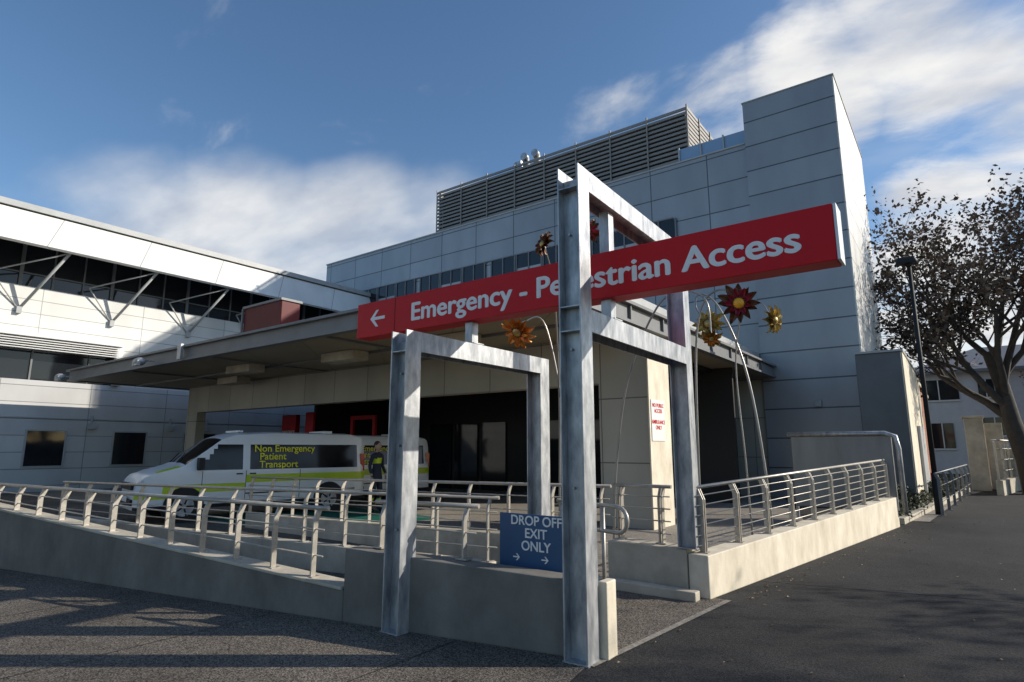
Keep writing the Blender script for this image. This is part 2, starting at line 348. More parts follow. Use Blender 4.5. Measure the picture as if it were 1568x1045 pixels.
# ---------------------------------------------------------------- gantry frames
def gantry(name,loc,L,h,zb0,zb1,lower=None,s=.195,rz=0):
    e=empty(name,(loc[0],loc[1],0),rz); t=.014; hx=s/2; xc=0; y0=0; y1=L
    mb=MB()
    for sx in (-1,1):
        xa=xc+sx*hx-t/2; xb=xa+t
        mb.box(xa,xb,y0,y0+s,zb0,h)
        mb.box(xa,xb,y1-s,y1,zb1,h)
        mb.box(xa,xb,y0+s,y1-s,h-s,h)
        if lower: mb.box(xa,xb,y0+s,y1-s,lower-s,lower)
    xa=xc-hx+t/2; xb=xc+hx-t/2
    mb.box(xa,xb,y0+s/2-t/2,y0+s/2+t/2,zb0,h-s/2)
    mb.box(xa,xb,y1-s/2-t/2,y1-s/2+t/2,zb1,h-s/2)
    mb.box(xa,xb,y0+s/2+t/2,y1-s/2-t/2,h-s/2-t/2,h-s/2+t/2)
    if lower: mb.box(xa,xb,y0+s,y1-s,lower-s/2-t/2,lower-s/2+t/2)
    mb.build('steel_portal',['galv'],e,.002)
    mb=MB()
    for yy in (y0,y1-s):
        zb=zb0 if yy==y0 else zb1
        mb.box(xc-hx-.015,xc+hx+.015,yy-.01,yy+s+.01,zb,zb+.012)
    for z in (h*.32,h*.6,h*.85):
        mb.tube([(xc-.03,y0+s/2-t,z),(xc-.03,y0+s/2-t-.02,z)],.012,seg=6)
    zs=[h-s-.006]+([lower-s-.006,lower+.006] if lower else [])
    for z in zs: mb.box(xc-hx+t/2,xc+hx-t/2,y0+.004,y0+s/2-t/2,z-.005,z+.005)
    mb.build('base_plate',['galv'],e)
    return e
gantry('sign_gantry_frame',(-2.5,4.17),2.76,4.02,0,.5,lower=2.76,rz=math.radians(1.7))
gantry('sign_gantry_frame',(-4.20,3.85),2.45,2.71,0,0)

# ---------------------------------------------------------------- big red sign
es=empty('pedestrian_access_sign')
mb=MB(); mb.box(-6.02,-.59,4.8,5.02,2.965,3.405); mb.build('sign_box',['red'],es,.006)
mb=MB(); mb.box(-.587,-.565,4.802,5.018,2.967,3.403); mb.build('end_cap',['white'],es,.003)
mb=MB()
mb.box(-2.57,-2.47,4.86,4.96,2.765,2.962); mb.box(-2.57,-2.47,4.86,4.96,3.408,3.83)
mb.box(-4.25,-4.15,4.86,4.96,2.715,2.962)
mb.box(-2.62,-2.42,4.83,4.99,2.764,2.776); mb.box(-4.31,-4.09,4.83,4.99,2.713,2.725)
mb.build('brackets',['galv'],es)
for k,(dx,dz) in enumerate([(0,0),(-.010,0),(.010,0),(0,.006),(0,-.006),(.005,0),(-.005,0)]):
    text('lettering_layer','Emergency - Pedestrian Access',.30,'textwhite',es,(-5.055+dx,4.7985-.0004*k,3.08+dz),bold=.0,sx=1.12,ext=.001,cs=1.0)
mb=MB()
def arrow(mb,cx,y,cz,s,flip=1,mi=0):
    f=flip
    mb.quad([(cx-f*s*.9,y,cz),(cx-f*s*.15,y,cz+s*.75),(cx+f*s*.2,y,cz+s*.75),(cx-f*s*.35,y,cz+s*.14),(cx+f*s,y,cz+s*.14),(cx+f*s,y,cz-s*.14),(cx-f*s*.35,y,cz-s*.14),(cx+f*s*.2,y,cz-s*.75),(cx-f*s*.15,y,cz-s*.75)],mi)
arrow(mb,-5.64,4.796,3.185,.14); mb.build('arrow',['textwhite'],es)
mb=MB(); mb.box(-5.33,-5.324,4.797,4.80,2.97,3.40); mb.build('panel_joint',['darkred'],es)

eb=empty('drop_off_exit_sign')
mb=MB(); mb.box(-3.56,-2.78,4.60,4.615,.52,1.01); mb.build('plate',['blue'],eb,.004)
mb=MB(); mb.box(-3.50,-3.46,4.62,4.65,0,.98); mb.box(-2.92,-2.88,4.62,4.65,0,.98); mb.build('stakes',['galv'],eb)
text('lettering','DROP OFF\nEXIT\nONLY',.118,'textwhite',eb,(-3.15,4.597,.915),bold=.0015,align='CENTER',space=.93)
mb=MB(); arrow(mb,-3.36,4.596,.63,.04,-1); arrow(mb,-3.05,4.596,.63,.04,-1)
mb.build('arrows',['textwhite'],eb)

# ---------------------------------------------------------------- main hospital building
hb=empty('hospital_building')
mb=MB()
mb.box(-30.8,-5.35,22,46,4.2,12.9)
mb.build('upper_walls',['facade'],hb)
mb=MB(); mb.box(-30.7,-5.36,22.02,46,0,4.2); mb.build('lower_walls',['portal'],hb)
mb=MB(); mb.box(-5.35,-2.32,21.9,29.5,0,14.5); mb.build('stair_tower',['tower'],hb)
mb=MB(); mb.box(-2.32,-2.27,21.93,29.5,0,14.5); mb.build('stair_tower_sunlit_face',['tower_sunlit'],hb)  # thin sheet added to carry the painted sunlight on this side
mb=MB(); mb.box(-5.38,-2.24,21.87,29.53,14.5,14.54); mb.box(-30.83,-5.38,21.95,22.3,12.9,12.96); mb.build('parapet_cap',['pale_grey'],hb)
mb=MB(); x=-27.3; i=0
while x<-8.6:
    w_=1.42
    mb.box(x,x+w_,21.95,21.99,9.6,10.6,0)
    for k in (.0,.5,1.0):
        mb.box(x+w_*k-.03,x+w_*k+.03,21.90,21.95,9.57,10.63,1)
    if i%3==1: mb.box(x+.05,x+w_-.05,21.93,21.948,9.65,9.95,2)
    i+=1
    x+=w_+(.42 if i%3==0 else .1)
mb.box(-27.4,-8.3,21.93,21.99,9.5,9.57,1); mb.box(-27.4,-8.3,21.93,21.99,10.63,10.68,1)
mb.build('windows',['glass','steel_grey','pale_grey'],hb)
mb=MB()
z=12.95
mb.box(-23.0,-8.4,24.2,30,12.8,16.3,1)
while z<16.55:
    mb.hexa([(-23.3,24.0,z),(-8.2,24.0,z),(-8.2,24.12,z+.02),(-23.3,24.12,z+.02),(-23.3,24.06,z+.15),(-8.2,24.06,z+.15),(-8.2,24.15,z+.16),(-23.3,24.15,z+.16)],0)
    mb.box(-8.32,-8.2,24.16,30.3,z,z+.14,0)
    mb.box(-23.3,-23.18,24.16,30.3,z,z+.14,0)
    z+=.215
x=-23.3
while x<-8: 
    mb.box(x-.03,x+.03,23.95,23.998,12.9,16.6,0); x+=1.887
for y in (25.5,27,28.5): mb.box(-8.198,-8.15,y-.03,y+.03,12.9,16.6,0)
mb.build('plant_room_louvres',['louvre','dark'],hb)
mb=MB()
for xx in (-17.3,-16.6):
    mb.tube([(xx,24.6,16.3),(xx,24.6,16.8),(xx+.08,24.4,17.0),(xx+.1,24.2,17.0)],.2,seg=12)
mb.box(-18.0,-17.6,24.5,25,16.2,17.0)
mb.build('exhaust_stacks',['galv'],hb)
mb=MB()
mb.box(-8.1,-5.4,22.5,22.55,12.96,13.75,0)
for x in (-8.1,-7.2,-6.3,-5.45): mb.box(x-.03,x+.03,22.44,22.49,12.96,13.8,1)
for z in (13.9,14.15): mb.tube([(-6.6,23.4,z),(-5.36,23.4,z)],.025,1)
for x in (-6.6,-6.0): mb.tube([(x,23.4,12.9),(x,23.4,14.15)],.025,1)
mb.build('roof_screen',['blueglass','pale_grey'],hb)
mb=MB()
mb.box(-3.75,-3.55,21.78,21.89,2.95,3.15)
mb.box(-4.2,-4.0,21.78,21.89,9.0,9.12)
mb.build('wall_lights',['pale_grey'],hb,.01)

sb=empty('plant_enclosure')
mb=MB(); mb.box(-2.26,-1.12,20,28,0,4.32); mb.build('walls',['darkpanel'],sb,.02)
mb=MB(); mb.box(-1.118,-1.09,20.05,28,0,4.3); mb.build('sunlit_side',['cream_lit'],sb)  # sheet added over the dark wall, painting its sunny side bright
mb=MB(); mb.box(-2.26,-1.06,19.95,28.05,4.32,4.38); mb.box(-1.08,-1.0,23,25.5,0,2.3); mb.build('cap',['pale_grey'],sb)

# ---------------------------------------------------------------- left wing
lb=empty('hospital_wing')
mb=MB()
X=-28
mb.box(-40,X,-25,22,5.75,7.7); mb.box(-40,X,10.1,22,4.15,5.75)
mb.build('upper_wall',['left'],lb)
mb=MB(); mb.box(-40,X,-25,22,0,4.15); mb.build('lower_wall',['leftlow'],lb)
mb=MB(); mb.box(-40,X-.35,-25,10.1,4.15,5.75,0); mb.box(-40,X-.35,-25,22,7.7,10.1,0)
mb.build('glazing',['glass'],lb)
mb=MB()
for (y0,y1) in [(-25,22)]:
    mb.hexa([(-26.0,y0,8.85),(-26.15,y0,8.8),(-26.15,y1,8.8),(-26.0,y1,8.85),(-26.55,y0,10.15),(-26.7,y0,10.1),(-26.7,y1,10.1),(-26.55,y1,10.15)])
mb.build('roof_fascia',['roofwhite'],lb)
mb=MB()
mb.hexa([(-26.45,-25,10.2),(-26.45,22,10.2),(-40,22,11.6),(-40,-25,11.6),(-26.45,-25,10.42),(-26.45,22,10.42),(-40,22,11.9),(-40,-25,11.9)])
mb.build('roof_sheet',['pale_grey'],lb)
mb=MB()
mb.hexa([(-26.16,-25,8.85),(-28.3,-25,9.6),(-28.3,22,9.6),(-26.16,22,8.85),(-26.16,-25,8.95),(-28.3,-25,9.7),(-28.3,22,9.7),(-26.16,22,8.95)])
mb.build('eave_soffit',['steel_grey'],lb)
mb=MB()
y=-9.
while y<21.5:
    mb.tube([(X-.0,y,6.75),(-26.3,y+.9,8.85)],.055,0,6); mb.tube([(X-.0,y,6.75),(X+.25,y-1.0,8.0)],.03,0,6)
    mb.tube([(X+.25,y-1.,8.0),(-26.3,y+.9,8.85)],.03,0,6)
    mb.box(X,X+.15,y-.08,y+.08,6.6,6.85); 
    mb.box(X-.34,X-.27,y-.06,y+.06,7.7,9.6,1)
    for k in range(1,3):
        mb.box(X-.34,X-.29,y+k*1.03-.03,y+k*1.03+.03,7.7,9.6,1)
    y+=3.1
mb.box(X-.34,X-.28,-25,22,8.25,8.3,1)
y=-8
while y<10: mb.box(X-.345,X-.28,y-.03,y+.03,4.15,5.75,1); y+=1.9
mb.build('struts',['pale_grey','steel_grey'],lb)
mb=MB()
for k in range(5): mb.box(X-.02,X+.28,-25,9.9,5.30+k*.09,5.33+k*.09)
mb.build('sunshade',['white'],lb)
mb=MB()
for y in (-2,1.8,5.9,10.0): mb.tube([(X+.1,y,4.15),(X+.1,y,5.76)],.16,0,12)
mb.box(X,X+.32,-25,10.05,5.76,5.86,0)
mb.build('columns',['white'],lb)
mb=MB()
for (y0,y1) in [(7.3,8.5),(10.2,11.4),(2.2,3.5),(13,14.4)]:
    mb.box(X+.005,X+.03,y0,y1,.95,2.25,0)
    for (a0,a1,b0,b1) in [(y0-.06,y0,.9,2.3),(y1,y1+.06,.9,2.3),(y0,y1,.9,.95),(y0,y1,2.25,2.3)]:
        mb.box(X+.005,X+.05,a0,a1,b0,b1,1)
mb.build('lower_windows',['glass','pale_grey'],lb)
mb=MB()
for y in (5.6,9.2,12.2,13.8): mb.box(X+.005,X+.14,y,y+.28,2.35,2.6); mb.box(X+.005,X+.06,y+.1,y+.18,2.6,2.9)
mb.box(X,X+.03,-25,22,2.72,2.77)
mb.build('wall_lights',['pale_grey'],lb,.01)
mb=MB(); mb.box(-40,-30.81,22.01,46,0,11.2); mb.build('rear_block',['facade'],lb)

# ---------------------------------------------------------------- canopy
cp=empty('ambulance_canopy')
cx0,cx1,cy0,cy1=-25.9,-4.9,7.7,21.85
mb=MB(); mb.box(cx0+.2,cx1-.2,cy0+.2,cy1,4.04,4.12); mb.build('soffit',['soffit'],cp)
mb=MB()
mb.box(cx0,cx1,cy0,cy0+.18,4.0,4.06); mb.box(cx0,cx1,cy0+.06,cy0+.1,4.06,4.36); mb.box(cx0-.05,cx1+.05,cy0-.05,cy0+.18,4.36,4.42)
mb.box(cx1-.18,cx1,cy0+.19,cy1,4.0,4.06); mb.box(cx1-.1,cx1-.06,cy0+.19,cy1,4.06,4.36); mb.box(cx1-.18,cx1+.05,cy0+.19,cy1,4.36,4.42)
mb.box(cx0,cx0+.18,cy0+.19,cy1,4.0,4.06); mb.box(cx0+.06,cx0+.1,cy0+.19,cy1,4.06,4.36); mb.box(cx0-.05,cx0+.18,cy0+.19,cy1,4.36,4.42)
y=cy0+1.2
while y<21: 
    mb.box(cx1-.059,cx1,y-.02,y+.02,4.06,4.36); y+=1.6
mb.build('edge_beam',['steel_grey'],cp)
mb=MB(); mb.box(cx0+.2,cx1-.2,cy0+.2,cy1,4.38,4.46); mb.box(-17.7,cx1-.5,9.0,cy1,4.47,4.9); mb.build('roof_deck',['pale_grey'],cp)
mb=MB(); mb.box(cx0+.3,cx1-.6,9.9,9.97,3.98,4.035); 
for x in (-21,-16,-11): mb.box(x,x+.08,cy0+.25,cy1-.1,3.99,4.036)
mb.build('soffit_trims',['steel_grey'],cp)
mb=MB()
for (x,y) in [(-17.6,9.2),(-13.2,9.4),(-20.8,10.6),(-9.4,9.3)]: mb.box(x,x+1.3,y,y+.5,3.8,4.035)
mb.build('ceiling_light_boxes',['cream'],cp,.02)
mb=MB()
for x in (-18.9,-25.3):
    mb.box(x-.03,x+.03,cy0-.3,cy0-.0,4.1,4.14); mb.ball((x,cy0-.38,4.08),(.2,.16,.12)); mb.box(x-.18,x+.18,cy0-.5,cy0-.42,3.95,4.1)
mb.box(-17.2,-17.0,cy0-.12,cy0-.05,4.02,4.45)
mb.build('floodlights',['galv'],cp)
mb=MB()
mb.box(-24.9,-5.1,11.6,11.95,3.0,4.03)
mb.box(-24.9,-24.1,11.6,11.95,0,3.0)
mb.box(-6.25,-5.1,11.6,12.6,0,3.0)
mb.build('portal_wall',['portal'],cp)
mb=MB(); mb.box(-5.098,-5.07,11.55,12.65,0,3.9); mb.build('white_pier',['cream_lit'],cp)
mb=MB()
mb.box(-24,-20.6,17.0,17.2,0,4.03,0)
mb.box(-20.6,-20.4,14.5,21.8,0,4.03,1); mb.box(-20.4,-5.4,18.5,18.6,0,4.03,1); mb.box(-20.4,-6.0,11.96,18.5,3.9,4.03,1)
mb.box(-22.9,-22.1,16.95,16.99,0,2.4,1)
mb.box(-12.8,-12.5,11.96,12.2,0,3.9,1)
mb.build('interior_walls',['intwall','dark'],cp)
mb=MB()
for x in (-12,-10.6,-9.2,-7.8,-18,-16.6,-15.2): mb.box(x,x+1.2,18.42,18.48,0,2.6,0)
mb.box(-21.5,-21.3,16.9,16.98,2.2,2.45,1)
mb.build('glazed_doors',['glass','white'],cp)
mb=MB()
mb.box(-23.4,-22.4,14.9,15.1,1.5,3.0,0); mb.box(-20.7,-20.2,14.2,14.3,.9,3.0,0)
mb.box(-19.2,-19.05,15.2,15.3,0,2.7,0); mb.box(-17.9,-17.75,15.2,15.3,0,2.7,0); mb.box(-19.2,-17.75,15.2,15.3,2.7,2.85,0)
mb.build('red_entry_panels',['doorred'],cp)
text('entry_lettering','EMERGENCY',.2,'textwhite',cp,(-23.35,14.89,2.2),bold=.002,sx=.8)
rb=empty('rooftop_sign_box'); mb=MB(); mb.box(-19.9,-17.6,10.9,11.6,4.47,6.45); mb.build('box',['darkred'],rb,.02)
mb=MB(); mb.box(-19.95,-17.55,10.85,11.65,6.45,6.53); mb.box(-19.97,-19.91,10.84,10.9,4.47,6.45); mb.build('trim',['steel_grey'],rb)
an=empty('ambulance_only_notice'); mb=MB(); mb.box(-5.065,-5.055,11.62,12.3,1.75,2.6); mb.build('plate',['white'],an)
text('lettering','NO PUBLIC\nACCESS\n\nAMBULANCE\nONLY',.115,'red',an,(-5.053,11.96,2.45),rot=(math.pi/2,0,math.pi/2),align='CENTER',space=1.0,bold=.001)

# ---------------------------------------------------------------- vans
M['vanwhite']=paint('van_white_paint',(.78,.78,.77),.22,var=.03)
M['lime']=paint('lime_reflective',(.50,.62,.02),.35,var=.05)
M['yellow']=paint('yellow_lettering',(.85,.75,.02),.4,var=.03)
M['lamp']=glass('headlight_lens',(.6,.62,.65),.1)
M['redlens']=glass('tail_light_lens',(.4,.01,.01),.15)
M['tint']=glass('tinted_vehicle_glass',(.01,.011,.012),.08,.35)
def interp(t,x):
    for (a,b),(c,d) in zip(t,t[1:]):
        if x<=c: return b+(d-b)*(x-a)/(c-a)
    return t[-1][1]
def van(name,loc,rz):
    e=empty(name,loc,rz)
    HT=[(0,.70),(.03,.90),(.12,1.02),(.4,1.12),(.85,1.24),(1.3,1.58),(1.65,1.85),(1.95,1.95),(2.8,2.0),(4.9,1.99),(5.15,1.95),(5.25,1.87),(5.3,1.7)]
    PT=[(0,.66),(.04,.78),(.15,.88),(.4,.93),(.9,.955),(5.05,.955),(5.22,.935),(5.3,.88)]
    zl=[.28,.36,.5,.62,.72,.80,.90,.98,1.06,1.10,1.22,1.34,1.46,1.58,1.68,1.76,1.84,1.9]
    tf=[.975,.9,.75,.5,.25,0]
    xs=[0,.03,.08,.15,.25,.35]+[.4+.0817*i for i in range(60)]+[5.26,5.3]
    verts=[];rows=[]
    def hw(x,z): return interp(PT,x)*(1-.13*max(0,(z-1.05)/.9))
    for x in xs:
        H=interp(HT,x); half=[]
        for z in zl:
            zc=min(z,H-.05); half.append((hw(x,zc)*(.97 if z<.3 else 1),zc))
        ht=hw(x,H-.05)
        for f in tf: half.append((ht*f,H-.05+.05*(1-f**3)))
        full=[(-y,z) for y,z in half]+[(y,z) for y,z in half[::-1][1:]]
        r=[]
        for y,z in full: r.append(len(verts)); verts.append((x,y,z))
        rows.append(r)
    faces=[];mi=[]
    nlev=len(zl); tot=len(rows[0])
    for i in range(len(xs)-1):
        xc=(xs[i]+xs[i+1])/2
        for j in range(tot-1):
            q=(rows[i][j],rows[i+1][j],rows[i+1][j+1],rows[i][j+1])
            ps=[Vector(verts[k]) for k in q]; c=sum(ps,Vector())/4
            a1=(ps[2]-ps[0]).cross(ps[3]-ps[1]).length
            if a1<1e-5: continue
            jj=j if j<tot//2 else tot-2-j
            m=0
            side=jj<nlev-1
            if side:
                if 1.1<c.z<1.68:
                    if xc>1.08+(c.z-1.1)*.92 and xc<2.14: m=1
                    elif 2.26<xc<5.08: m=1
                elif .80<c.z<.98 and xc>2.2: m=2
                elif .62<c.z<.80 and .5<xc<2.2: m=2
                elif .5<c.z<.62 and xc<.8: m=2
                elif c.z<.36: m=3
            else:
                if .92<xc<1.66 and jj>=nlev: m=1
                if .35<xc<.8 and jj<nlev+2: m=2
            faces.append(q); mi.append(m)
    faces.append(tuple(rows[0])); mi.append(0); faces.append(tuple(rows[-1][::-1])); mi.append(0)
    me=D.meshes.new('body'); me.from_pydata(verts,[],faces)
    for mm in ('vanwhite','tint','lime','black'): me.materials.append(M[mm])
    me.polygons.foreach_set('material_index',mi); me.polygons.foreach_set('use_smooth',[True]*len(faces)); me.update()
    o=D.objects.new('body',me); col.objects.link(o); o.parent=e
    es_=o.modifiers.new('es','EDGE_SPLIT'); es_.split_angle=math.radians(32)
    mb=MB()
    for x in (.92,4.28):
        for s in (-1,1):
            mb.tube([(x,s*.70,.34),(x,s*.962,.34)],.41,0,24)
            mb.tube([(x,s*.72,.33),(x,s*.972,.33)],.33,0,24)
            mb.tube([(x,s*.9,.33),(x,s*.978,.33)],.21,1,16)
            for k in range(5):
                a_=k*2*math.pi/5; 
                mb.tube([(x+.05*math.cos(a_),s*.979,.33+.05*math.sin(a_)),(x+.2*math.cos(a_),s*.979,.33+.2*math.sin(a_))],.018,0,4)
    mb.build('wheels',['black','galv'],e)
    mb=MB()
    mb.box(-.045,.05,-.55,.55,.70,.84,0); mb.box(-.05,.05,-.6,.6,.36,.5,0)
    mb.box(-.055,-.046,-.25,.25,.44,.55,3)
    for s in (-1,1):
        mb.hexa([(.0,s*.56,.68),(.12,s*.87,.68),(.2,s*.86,.68),(.1,s*.56,.68),(.02,s*.56,.88),(.10,s*.86,.92),(.3,s*.85,.94),(.2,s*.56,.92)],1)
        mb.box(1.12,1.24,s*1.02-.09,s*1.02+.09,1.12,1.38,0)
        mb.box(5.15,5.28,s*.885-.04,s*.885+.04,1.0,1.45,2)
        for x in (1.25,2.2,3.5): mb.box(x-.006,x+.006,min(s*.94,s*.9585),max(s*.94,s*.9585),.4,1.08,0)
        for x in (2.05,2.35): mb.box(x-.07,x+.07,min(s*.94,s*.97),max(s*.94,s*.97),.99,1.02,0)
        mb.box(2.2,5.0,min(s*.94,s*.959),max(s*.94,s*.959),.54,.57,0)
    for y in (-.3,.35): mb.tube([(.86,y,1.27),(1.12,y+.45 if y<0 else y+.35,1.475)],.012,0,6)
    mb.box(2.1,2.2,-.5,.5,1.975,2.02,3)
    mb.box(4.3,4.5,-.5,.5,1.975,2.04,3)
    mb.box(5.24,5.33,-.85,.85,.36,.58,0)
    mb.quad([(5.306,-.7,1.1),(5.306,.7,1.1),(5.285,.65,1.66),(5.285,-.65,1.66)],4)
    mb.build('trim',['black','lamp','redlens','white','tint'],e)
    text('livery_lettering','Non Emergency\n  Patient\n  Transport',.23,'yellow',e,(2.36,-.9175,1.51),rot=(math.radians(90-6.5),0,0),bold=.003,space=.82)
    return e
TH=math.radians(42)
rv=(.803*math.cos(TH)-.596*math.sin(TH), .596*math.cos(TH)+.803*math.sin(TH))
rr=math.atan2(rv[1],rv[0])
def vanpos(cx,cy): return (cx-2.65*math.cos(rr),cy-2.65*math.sin(rr),.012)
van('patient_transport_van',vanpos(-14.45,8.45),rr)
van('patient_transport_van',vanpos(-15.4,11.9),rr)

# ---------------------------------------------------------------- paramedic
M['navy']=paint('navy_uniform',(.02,.025,.045),.8,var=.2)
M['skin']=paint('skin',(.50,.30,.21),.6,var=.05)
M['hair']=paint('hair',(.05,.03,.02),.7,var=.2)
def person(name,loc,rz):
    e=empty(name,loc,rz)
    J={'pel':(0,0,.95,.13),'abd':(0,.01,1.12,.125),'che':(0,.0,1.33,.145),'nek':(0,.0,1.49,.06),'hd':(0,-.01,1.56,.055),
       'sl':(.17,0,1.42,.062),'el':(.25,.03,1.15,.045),'wl':(.22,-.12,.93,.034),
       'sr':(-.17,0,1.42,.062),'er':(-.24,.04,1.15,.045),'wr':(-.25,-.05,.90,.034),
       'hl':(.09,0,.9,.095),'kl':(.11,-.03,.5,.065),'al':(.12,.03,.1,.045),'fl':(.13,-.13,.045,.04),
       'hr':(-.09,0,.9,.095),'kr':(-.10,.02,.5,.065),'ar':(-.12,.1,.1,.045),'fr':(-.13,-.05,.045,.04)}
    ks=list(J); E=[('pel','abd'),('abd','che'),('che','nek'),('nek','hd'),('che','sl'),('sl','el'),('el','wl'),('che','sr'),('sr','er'),('er','wr'),
       ('pel','hl'),('hl','kl'),('kl','al'),('al','fl'),('pel','hr'),('hr','kr'),('kr','ar'),('ar','fr')]
    me=D.meshes.new('t'); me.from_pydata([J[k][:3] for k in ks],[(ks.index(a),ks.index(b)) for a,b in E],[])
    o=D.objects.new('t',me); col.objects.link(o)
    sk=o.modifiers.new('s','SKIN'); 
    for i,k in enumerate(ks):
        me.skin_vertices[0].data[i].radius=(J[k][3],J[k][3]*(.75 if k in('che','abd','pel') else 1))
    me.skin_vertices[0].data[0].use_root=True
    o.modifiers.new('u','SUBSURF').levels=2
    dg=bpy.context.evaluated_depsgraph_get(); m2=D.meshes.new_from_object(o.evaluated_get(dg))
    D.objects.remove(o)
    m2.materials.clear()
    for mm in ('navy','lime','skin','black'): m2.materials.append(M[mm])
    for p in m2.polygons:
        p.use_smooth=True; z=p.center.z; x=abs(p.center.x)
        p.material_index=1 if (1.22<z<1.34 and x<.16) or (.3<z<.36) else (2 if z>1.5 or (z<.97 and x>.19) else (3 if z<.12 else 0))
    b=D.objects.new('body',m2); col.objects.link(b); b.parent=e
    mb=MB(); mb.ball((0,-.01,1.65),(.078,.095,.115),0,16,12); mb.ball((0,.012,1.69),(.084,.096,.09),1,16,10)
    mb.ball((0,-.108,1.64),(.012,.018,.02),0,8,6)
    for s in (-1,1):
        mb.ball((s*.03,-.093,1.66),(.012,.008,.007),2,8,6); mb.ball((s*.08,0,1.65),(.012,.02,.03),0,8,6)
        hx,hy,hz=(s*.22,-.13,.9) if s>0 else (-.25,-.055,.87)
        mb.ball((hx,hy,hz-.03),(.022,.04,.05),0,10,8)
        for k in range(4):
            yy=hy-.027+k*.018; mb.tube([(hx,yy,hz-.06),(hx-s*.008,yy,hz-.105),(hx-s*.025,yy,hz-.135+.006*abs(k-1))],[.009,.008,.006],0,6)
        mb.tube([(hx,hy-.035,hz-.02),(hx-s*.01,hy-.06,hz-.05),(hx-s*.015,hy-.06,hz-.085)],[.011,.009,.007],0,6)
    mb.box(-.02,.02,-.103,-.098,1.595,1.602,2)
    mb.build('head_and_hands',['skin','hair','black'],e)
    return e
person('paramedic',(-12.0,10.4,.01),math.radians(100))

# ---------------------------------------------------------------- flower sculptures
M['petal_red']=paint('petal_red_steel',(.42,.03,.06),.35,metal=.15,var=.4,scale=9,dirt=(.16,.02,.03))
M['petal_dark']=paint('petal_dark_steel',(.16,.075,.035),.4,metal=.3,var=.4,scale=9)
M['petal_gold']=paint('petal_gold_steel',(.52,.38,.12),.35,metal=.5,var=.3,scale=9)
M['petal_orange']=paint('petal_orange_steel',(.70,.29,.05),.35,metal=.3,var=.3,scale=9)
M['core']=paint('flower_core',(.95,.45,.03),.25,metal=.1,var=.1)
M['stem']=paint('stem_steel',(.32,.31,.29),.35,metal=.6,var=.15)
def flower(stem,direction,R,pm,pm2,cm='core',r=.016):
    e=empty('flower_sculpture')
    pts=[Vector(p) for p in stem]
    out=[]; P=[pts[0]*2-pts[1]]+pts+[pts[-1]*2-pts[-2]]
    for i in range(1,len(P)-2):
        for k in range(8):
            t=k/8; a,b,c,d=P[i-1],P[i],P[i+1],P[i+2]
            out.append(.5*((2*b)+(-a+c)*t+(2*a-5*b+4*c-d)*t*t+(-a+3*b-3*c+d)*t**3))
    out.append(pts[-1])
    n=len(out); mb=MB(); mb.tube(out,[r*1.25-(r*.45)*i/n for i in range(n)],0,8); mb.build('stem',['stem'],e)
    dirv=Vector(direction).normalized(); q=dirv.to_track_quat('Z','Y'); c=pts[-1]
    mb=MB(); rnd=random.Random(int(R*1000)+len(stem)+int(abs(c.x)*100))
    def T(p): return c+q@Vector(p)
    for layer,(cnt,rad,lift,mi) in enumerate([(12,R,.12,0),(9,R*.68,.45,1)]):
        for k in range(cnt):
            a=2*math.pi*(k+.5*layer)/cnt+rnd.uniform(-.12,.12); rad2=rad*rnd.uniform(.82,1.1); wv=rad2*.19
            lf=lift+rnd.uniform(-.25,.25)
            prev=None; segs=6
            for s in range(segs+1):
                t=s/segs; rr_=R*.12+(rad2-R*.12)*t
                wd=wv*math.sin(math.pi*min(1,.18+t*.82))**.8 if t<1 else .004
                zz_=lf*rad2*(t**1.5)*(1-.5*t)+.02*layer - .10*rad2*(1 if t>.85 else 0)
                L_=(rr_*math.cos(a)-wd*math.sin(a),rr_*math.sin(a)+wd*math.cos(a),zz_+.02); Rr=(rr_*math.cos(a)+wd*math.sin(a),rr_*math.sin(a)-wd*math.cos(a),zz_+.02); Cc=(rr_*math.cos(a),rr_*math.sin(a),zz_-.012)
                cur=[T(L_),T(Cc),T(Rr)]
                if prev: mb.quad([prev[0],prev[1],cur[1],cur[0]],mi); mb.quad([prev[1],prev[2],cur[2],cur[1]],mi)
                prev=cur
    mb.build('petals',[pm,pm2],e)
    mb=MB(); mb.ball((0,0,0),(R*.27,R*.27,R*.2),0,16,8)
    for k in range(14):
        a=k*2*math.pi/14; mb.ball((R*.27*math.cos(a),R*.27*math.sin(a),R*.06),R*.05,1,6,4)
    o=mb.build('core',[cm,'petal_dark'],e); o.location=c+dirv*R*.12; o.rotation_euler=q.to_euler()
    return e
flower([(-3.03,8.5,0),(-3.02,8.5,1.5),(-2.96,8.5,3.1),(-2.80,8.5,3.72),(-2.52,8.5,3.85),(-2.30,8.45,3.60)],(.15,-.95,-.05),.30,'petal_dark','petal_red')
flower([(-2.45,10,0),(-2.5,10,1.2),(-2.63,10,2.5),(-2.83,10,3.38),(-3.12,10,4.05),(-3.35,9.9,4.2),(-3.38,9.8,3.95),(-3.12,9.6,3.6)],(.1,-.85,.1),.27,'petal_gold','petal_gold','petal_gold',.018)
flower([(-2.62,9.5,0),(-2.65,9.5,1.4),(-2.7,9.5,2.9),(-2.5,9.4,3.75),(-2.2,9.2,3.75),(-2.0,9.0,3.42)],(.85,-.3,-.2),.22,'petal_gold','petal_gold','petal_gold',.012)
flower([(-4.35,8.4,0),(-4.25,8.4,1.4),(-4.0,8.4,2.7),(-3.5,8.4,3.7),(-3.1,8.4,3.9),(-2.75,8.4,3.7),(-2.70,8.4,3.15)],(.1,-.6,-.6),.16,'petal_gold','petal_orange','petal_gold')
